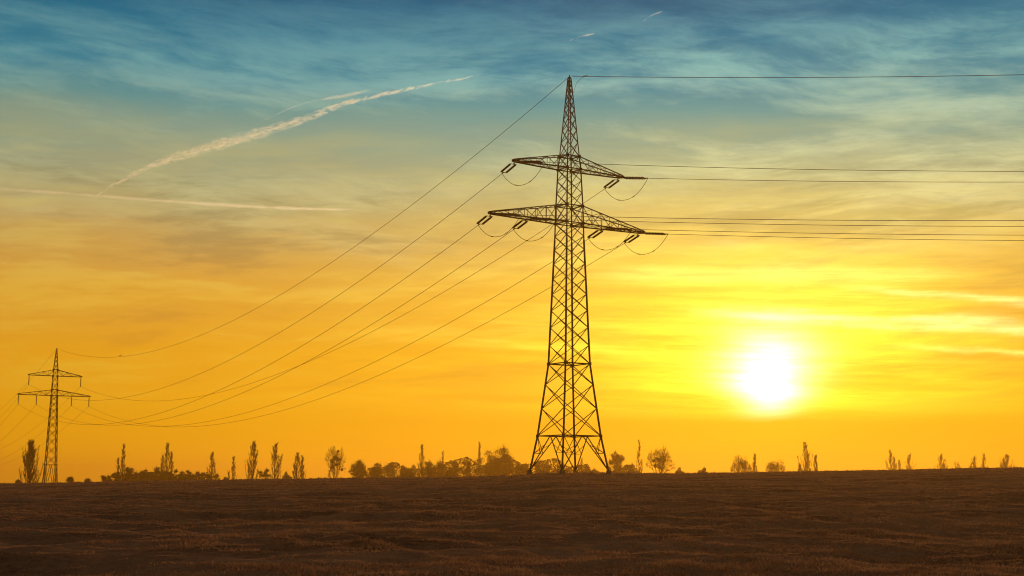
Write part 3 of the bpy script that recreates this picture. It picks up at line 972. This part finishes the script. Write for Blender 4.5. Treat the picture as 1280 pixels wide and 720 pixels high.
# pixel x of the stem, pixel y of the top, pixel width of the crown, distance, kind, label, options
POP, BARE, LEAFY = 'bare_poplar', 'bare_tree', 'leafy_tree'
GP = 'poplars along the skyline'; GB = 'bare trees along the skyline'; GL = 'leafy trees along the skyline'; GS = 'bushes along the skyline'
TREES = [
    ('poplar_tree', 37, 553, 20, 420, 'broad bushy bare poplar just left of the far pylon', GP, dict(dense=1.6)),
    ('poplar_tree', 153, 555, 8, 560, 'thin bare poplar above the left end of the low copse, with a shorter side stem', GP, dict(prongs=((-1.9, 0.78, .6), (1.5, .62, .6)))),
    ('poplar_tree', 207.5, 553, 11, 560, 'bare poplar with a forked ragged head above the middle of the low copse', GP, dict(prongs=((-1.6, .80, .6), (1.8, .86, .7)))),
    ('poplar_tree', 264.5, 565, 9, 560, 'slim bare poplar at the right end of the low copse', GP, {}),
    ('poplar_tree', 291, 570, 6.5, 560, 'smallest poplar of the left row, sparse, with a lower stem on its left', GP, dict(dense=.8, prongs=((-1.7, .70, .7),))),
    ('poplar_tree', 316, 551.5, 14, 540, 'tallest spindle shaped poplar of the left row, standing clear of the copse', GP, dict(dense=1.3)),
    ('poplar_tree', 343.5, 554, 13, 540, 'spindle shaped poplar beside the tallest of the left row, low bushes at its foot', GP, dict(dense=1.2)),
    ('poplar_tree', 371.5, 565, 9, 540, 'twin headed poplar that ends the left row, before the tree with clumps', GP, dict(prongs=((1.6, .93, .9), (-1.2, .8, .5)))),
    ('bare_tree', 421, 556, 25, 500, 'oval bare tree with dark mistletoe clumps between the poplar row and the wood', GB, dict(mist=7, clumps=((-.25, .75, .75), (-.1, .80, .9), (0.08, .78, .8), (-.22, .66, .7), (-.05, .70, .6), (.25, .62, .6), (.05, .9, .5)))),
    ('conifer_tree', 448, 576.5, 25, 560, 'dark pointed bush at the left end of the wood', GL, dict(conic=.55, mat='E', lobes=70)),
    ('leafy_tree', 470, 579.5, 20, 570, 'low dark rounded tree second from the left end of the wood', GL, dict(mat='E', lobes=50)),
    ('bare_tree', 485, 575.5, 17, 560, 'small airy bare tree in the gap near the left end of the wood', GB, dict()),
    ('leafy_tree', 510, 581, 24, 600, 'low broad tree under the left of the slim poplar in the wood', GL, {}),
    ('poplar_tree', 527, 555, 8, 640, 'slim pale poplar rising from the left part of the wood', GP, dict(dense=1.2)),
    ('leafy_tree', 536, 578, 24, 600, 'rounded tree just right of the slim poplar in the wood', GL, {}),
    ('poplar_tree', 553, 564, 6, 680, 'short faint poplar top behind the domed tree of the wood', GP, dict(dense=.9)),
    ('leafy_tree', 560, 573, 36, 600, 'wide domed tree in the middle of the wood', GL, dict(lobes=46)),
    ('leafy_tree', 586, 578, 22, 610, 'low tree filling between the domed tree and the big open tree', GL, {}),
    ('poplar_tree', 599, 552, 6, 680, 'very thin hazy poplar touching the left of the big open tree', GP, dict(dense=1.1)),
    ('leafy_tree', 622, 557, 47, 590, 'biggest open crowned tree of the wood, sky showing through its branches', GL, dict(lobes=44, open_=.42)),
    ('leafy_tree', 650, 577, 24, 610, 'low tree between the big open tree and the near pylon', GL, {}),
    ('leafy_tree', 677, 575, 26, 620, 'rounded tree seen through the left feet of the near pylon', GL, {}),
    ('leafy_tree', 702, 578, 26, 620, 'low tree seen behind the middle legs of the near pylon', GL, {}),
    ('poplar_tree', 727, 572, 6, 680, 'small poplar top seen inside the right feet of the near pylon', GP, dict(dense=.8)),
    ('leafy_tree', 736, 579, 24, 620, 'low tree seen through the right feet of the near pylon', GL, {}),
    ('leafy_tree', 771, 566.5, 20, 610, 'upright feathery tree just right of the near pylon', GL, dict(lobes=44, open_=.25)),
    ('leafy_tree', 789, 580, 24, 610, 'low bush between the feathery tree and the thin poplar', GL, {}),
    ('poplar_tree', 799, 550, 8, 600, 'thin tall poplar just left of the round tree with mistletoe', GP, dict(dense=.9)),
    ('bare_tree', 823, 553.5, 34, 520, 'round bare tree with dark mistletoe clumps at mid crown, right of the near pylon', GB, dict(mist=8, clumps=((-.16, .72, .7), (-.05, .74, .7), (.06, .73, .85), (-.12, .63, .8), (.0, .62, .7), (.10, .60, .7), (-.22, .5, .5), (.22, .72, .5)))),
    ('bush', 849, 586, 13, 520, 'low bush at the foot of the round mistletoe tree', GS, {}),
    ('bush', 878, 586.5, 13, 520, 'lone small dome shaped bush on the bare crest below the left of the sun', GS, {}),
    ('bare_tree', 931, 566.5, 33, 560, 'spreading bare tree with clumps below the sun, a poplar grown into its edge', GB, dict(mist=8)),
    ('poplar_tree', 944, 568, 6.5, 555, 'short poplar at the edge of the spreading tree below the sun', GP, {}),
    ('bare_tree', 968, 573, 33, 580, 'low wide bare tree with clumps just right of the spreading one below the sun', GB, dict(mist=7)),
    ('poplar_tree', 1007, 553, 11, 580, 'tall poplar right of the sun with shorter stems at both sides', GP, dict(prongs=((-2.3, .62, .7), (1.0, .8, .6)))),
    ('poplar_tree', 1020.5, 569, 6, 580, 'small thin poplar beside the tall one right of the sun', GP, {}),
    ('poplar_tree', 1114, 563, 8, 680, 'tallest of the far right poplars, leaning stems, first of their row', GP, dict(prongs=((1.6, .85, .7),))),
    ('poplar_tree', 1125, 575, 6, 690, 'tiny poplar between the first two taller ones of the far right row', GP, dict(dense=.7)),
    ('poplar_tree', 1137, 569, 8, 690, 'slim poplar second in height in the far right row', GP, {}),
    ('poplar_tree', 1177, 568, 9, 700, 'ragged poplar standing apart in the middle of the far right row', GP, dict(prongs=((1.2, .8, .7), (-2.2, .6, .5)))),
    ('bare_tree', 1197, 574, 11, 700, 'small round bare tree in the far right row', GB, dict(depth=5)),
    ('poplar_tree', 1219, 571.5, 8, 710, 'lower of the close pair of poplars in the far right row', GP, dict(prongs=((-1.6, .85, .6),))),
    ('poplar_tree', 1231, 567.5, 6.5, 710, 'taller and thinner of the close pair of poplars in the far right row', GP, {}),
    ('poplar_tree', 1259.5, 569, 9.5, 720, 'bushy poplar that ends the far right row near the frame edge', GP, dict(dense=1.2, prongs=((-1.5, .9, .8),))),
    ('bush', 332, 586, 17, 545, 'airy low bush between the two tallest poplars of the left row', GS, dict(fill=.5)),
    ('bush', 357, 592, 16, 545, 'low bush between the last two poplars of the left row', GS, {}),
    ('bush', 88, 597.5, 5, 480, 'tiny bush just right of the far pylon', GS, {}),
    ('bush', 109.5, 600, 4, 480, 'tiny low shrub between the far pylon and the copse', GS, {}),
    ('bush', 23, 601.5, 5, 480, 'tiny low shrub left of the bushy poplar', GS, {}),
]
# the low copse on the left: trees in a row, tops given one by one
copse = [(133, 593, 18, 'outermost sloping bush at the left tip of the low copse'), (147, 588, 22, 'low tree of the copse under the thin forked poplar'),
         (163, 585.5, 22, 'domed tree of the copse just right of the thin forked poplar'), (180, 584.5, 24, 'highest domed tree of the copse, between its two poplars'),
         (197, 586, 22, 'tree of the copse under the left of the ragged poplar'), (215, 587, 20, 'tree of the copse under the right of the ragged poplar'),
         (231, 585.5, 22, 'domed tree of the copse midway between its ragged and slim poplars'), (248, 588, 20, 'low tree of the copse left of the slim poplar'), (266, 592, 22, 'lowest bush of the copse under the slim poplar'), (281, 596, 16, 'flat scrub trailing off from the right tip of the copse')]
for px, top, w, lab in copse:
    TREES.append(('leafy_tree' if top < 590 else 'bush', px, top, w, 560, lab, 'trees of the low copse', {}))

for idx, (kind, px, top, w, Y, lab, grp, op) in enumerate(TREES):
    rng = random.Random(100 + idx * 7)
    p = at(px, top, Y)
    base = at(px, 600, Y)
    x = base.x
    z0 = gz(x, Y)
    root = empty(kind, (x, Y, z0 - 0.05))
    tag(root, lab, 'tree' if kind != 'bush' else 'bush', grp)
    H = p.z - z0
    W = w * Y / F_PX * (1.3 if px > 1000 and kind == 'poplar_tree' else 1.12 if kind in ('leafy_tree', 'conifer_tree') else 1.0)
    if kind == 'poplar_tree':
        poplar(root, H, W, rng, op.get('dense', 1.0), op.get('prongs', ()))
    elif kind == 'bare_tree':
        bare_tree(root, H, W, rng, op.get('depth', 6), op.get('mist', 0), clumps=op.get('clumps', ()))
    else:
        leafy_tree(root, H, W, rng, leaf=0.30 if kind != 'bush' else 0.24, lobes=op.get('lobes', 30), mat=M_EVER if op.get('mat') else M_LEAF,
                   conic=op.get('conic', 0.0), open_=op.get('open_', 0.0), fill=op.get('fill', 1.0))


def undergrowth(x0, x1, Y, h0, h1, label, seed):
    """dense scrub that closes the gaps below the crowns; nobody could count it"""
    rng = random.Random(seed)
    m = MB()
    a = at(x0, 600, Y).x; b = at(x1, 600, Y).x
    n = int((b - a) * 130)
    for _ in range(n):
        x = rng.uniform(a, b); y = Y + rng.uniform(-5, 5)
        e = min(1, (x - a) / 9, (b - x) / 9)
        hh = lerp(h0, h1, 0.5 + vn3(Vector((x * 0.16, 0, 0)))) * max(0.15, e)
        m.leaf((x, y, gz(x, y) + hh * (1 - 0.7 * rng.random() ** 1.3)), 0.45, rng)
    o = m.build('undergrowth', M_LEAF)
    tag(o, label, 'scrub', kind='stuff')


undergrowth(128, 285, 562, 11.5, 14.5, 'dense scrub filling the foot of the low copse', 1)
undergrowth(440, 760, 606, 15.0, 20.0, 'dense scrub filling the foot of the wood behind the near pylon', 2)
undergrowth(755, 815, 612, 13.0, 16.5, 'low scrub behind the thin poplar right of the near pylon', 3)

# ------------------------------------------------------------------ air


def build_haze():
    m = MB()
    x0, x1, y0, y1, z0, z1 = -2600, 2600, -60, 4050, -20, 46
    m.box(((x0 + x1) / 2, (y0 + y1) / 2, (z0 + z1) / 2), x1 - x0, y1 - y0, z1 - z0)
    mt = bpy.data.materials.new('thin_evening_haze')
    mt.use_nodes = True
    T = NT(mt.node_tree)
    v = T.n('ShaderNodeVolumePrincipled')
    v.inputs['Color'].default_value = (1.0, 0.45, 0.05, 1)
    v.inputs['Density'].default_value = 0.00037
    v.inputs['Anisotropy'].default_value = 0.62
    out = T.n('ShaderNodeOutputMaterial')
    T.l(v.outputs[0], out.inputs['Volume'])
    o = m.build('haze', mt)
    tag(o, 'thin warm evening haze lying over the field and trees', 'haze', kind='stuff')


build_haze()

# ------------------------------------------------------------------ contrails
CON_Y = 12000.0
CPX = CON_Y / F_PX


def contrail(pts, label, dens, seed, name='contrail', fibre=60.0, lo=0.40, hi=0.75, fray=0.35, aniso=0.68, skew=0.0):
    """pts: (px, py, half width px). A long ragged tube of thin ice cloud."""
    rng = np.random.RandomState(seed)
    P = np.array(pts, float)
    s = np.concatenate([[0], np.cumsum(np.hypot(np.diff(P[:, 0]), np.diff(P[:, 1])))])
    n = max(12, int(s[-1] / 4))
    P[:, 2] *= 1.35
    t = np.linspace(0, s[-1], n)
    X = np.interp(t, s, P[:, 0]); Y = np.interp(t, s, P[:, 1]); Rr = np.interp(t, s, P[:, 2])
    Rr = Rr * (1 + fray * fbm(t / 14.0, t * 0 + seed, seed, 3)) * CPX
    o0 = at(P[0, 0], P[0, 1], CON_Y)
    m = MB()
    m.path([at(a, b, CON_Y) - o0 for a, b in zip(X, Y)], list(np.maximum(Rr, 1.5)), 12)
    mt = bpy.data.materials.new('ice_trail')
    mt.use_nodes = True
    T = NT(mt.node_tree)
    co = T.n('ShaderNodeTexCoord').outputs['Object']
    d = at(P[-1, 0], P[-1, 1], CON_Y) - o0
    mp = T.n('ShaderNodeMapping')
    mp.vector_type = 'TEXTURE'
    T.l(co, mp.inputs['Vector'])
    mp.inputs['Rotation'].default_value = (0, -math.atan2(d.z, d.x) + skew, 0)
    mp.inputs['Scale'].default_value = (3.2, 1.0, 1.0)
    nz = T.noise(mp.outputs[0], 1 / fibre, 4, 0.62, 0.8)
    # ice thins out from the axis to the edge of the trail
    ox = (X - X[0]) * CPX; pts3 = [at(a, b, CON_Y) - o0 for a, b in zip(X, Y)]
    px_ = np.array([p.x for p in pts3]); pz_ = np.array([p.z for p in pts3])
    sx_ = T.n('ShaderNodeSeparateXYZ'); T.l(co, sx_.inputs[0])

    def poly(xn, c):
        v_ = c[0]
        for k in c[1:]:
            v_ = T.m('ADD', T.m('MULTIPLY', v_, xn), float(k)) if not isinstance(v_, float) else T.m('ADD', T.m('MULTIPLY', xn, v_), float(k))
        return v_
    L_ = abs(px_[-1] - px_[0])
    xn = T.m('DIVIDE', sx_.outputs[0], float(L_))
    ends = T.m('MULTIPLY', T.ss(xn, -0.03, 0.05), T.ss(xn, 1.0, 0.80))
    zc_ = poly(xn, [float(c) for c in np.polyfit(px_ / L_, pz_, 5)])
    rr_ = T.m('MAXIMUM', poly(xn, [float(c) for c in np.polyfit(px_ / L_, Rr, 5)]), 3.0)
    dz_ = T.m('SUBTRACT', sx_.outputs[2], zc_)
    dist = T.m('DIVIDE', T.m('SQRT', T.m('ADD', T.m('MULTIPLY', dz_, dz_), T.m('MULTIPLY', sx_.outputs[1], sx_.outputs[1]))), rr_)
    fall = T.ss(dist, 1.0, 0.15)
    nz = T.m('SUBTRACT', nz, T.m('MULTIPLY', T.m('SUBTRACT', 1.0, fall), 0.16))
    big = T.noise(mp.outputs[0], 0.22 / fibre, 3, 0.5, 0.3)
    dn = T.m('MULTIPLY', T.m('MULTIPLY', T.ss(nz, lo, hi), T.m('MULTIPLY', T.m('MULTIPLY', fall, ends), T.ss(big, 0.32, 0.6, 0.32, 1.0))), dens)
    v = T.n('ShaderNodeVolumePrincipled')
    v.inputs['Color'].default_value = (0.98, 0.98, 0.98, 1)
    v.inputs['Anisotropy'].default_value = aniso
    T.l(dn, v.inputs['Density'])
    out = T.n('ShaderNodeOutputMaterial')
    T.l(v.outputs[0], out.inputs['Volume'])
    o = m.build(name, mt)
    o.location = o0
    tag(o, label, 'contrail', 'contrails across the sky')
    return o


contrail([(116, 252, 1.8), (119, 246, 2.6), (128, 239, 3), (150, 225, 4.5), (180, 212, 6), (215, 199, 7.5), (250, 186, 9), (285, 177, 9.5), (315, 170, 8.5), (345, 161, 7), (375, 150, 6), (398, 143, 5), (425, 133, 3.5), (450, 124, 2)],
         'thick ragged pale contrail curving up from its hooked lower end, widest of all', 0.085, 3, fibre=22, lo=.42, hi=.70, skew=0.16)
contrail([(396, 139, 2), (420, 131, 3.4), (435, 128, 4), (455, 124, 4), (475, 119, 3.6), (500, 113, 3), (525, 108, 2.8), (560, 102, 2.4), (606, 91, 1.6)],
         'broken white contrail continuing the thick one towards the big pylon', 0.085, 5, fibre=26, lo=.42, hi=.66, skew=-0.25)
contrail([(328, 151, 0.8), (350, 141, 1.3), (372, 132, 1.5), (388, 126, 1.2), (420, 122, 3.0), (455, 114, 3.5), (470, 110, 1)],
         'hair thin short contrail just above the thick one', 0.03, 7, fibre=60, lo=.3, hi=.7)
contrail([(-30, 233, 2.2), (0, 236, 2.4), (60, 240, 2.4), (125, 245, 2.3), (200, 251, 2.3), (280, 256, 2.4), (350, 260, 2.2), (470, 263, 1.4)],
         'long thin nearly level contrail crossing below the hooked end of the thick one', 0.052, 9, fibre=120, lo=.2, hi=.7, fray=.15)
contrail([(711, 51, 1.2), (718, 48.5, 2), (726, 46, 1.6), (735, 43.5, 1.8), (746, 41.5, 1)],
         'short white contrail scrap above the peak of the big pylon', 0.045, 11, fibre=35, lo=.4, hi=.65)
contrail([(803, 27, 1), (812, 21, 1.7), (820, 17, 1.8), (830, 13.5, .8)],
         'shortest contrail scrap near the top edge, upper right of the pylon peak', 0.045, 13, fibre=35, lo=.35, hi=.65)
contrail([(-12, 338, 1.2), (0, 331, 1.5), (8, 326, 1.3), (14, 322, .6)],
         'faint short contrail scrap at the frame edge below the level one', 0.03, 15, fibre=40, lo=.35, hi=.65)
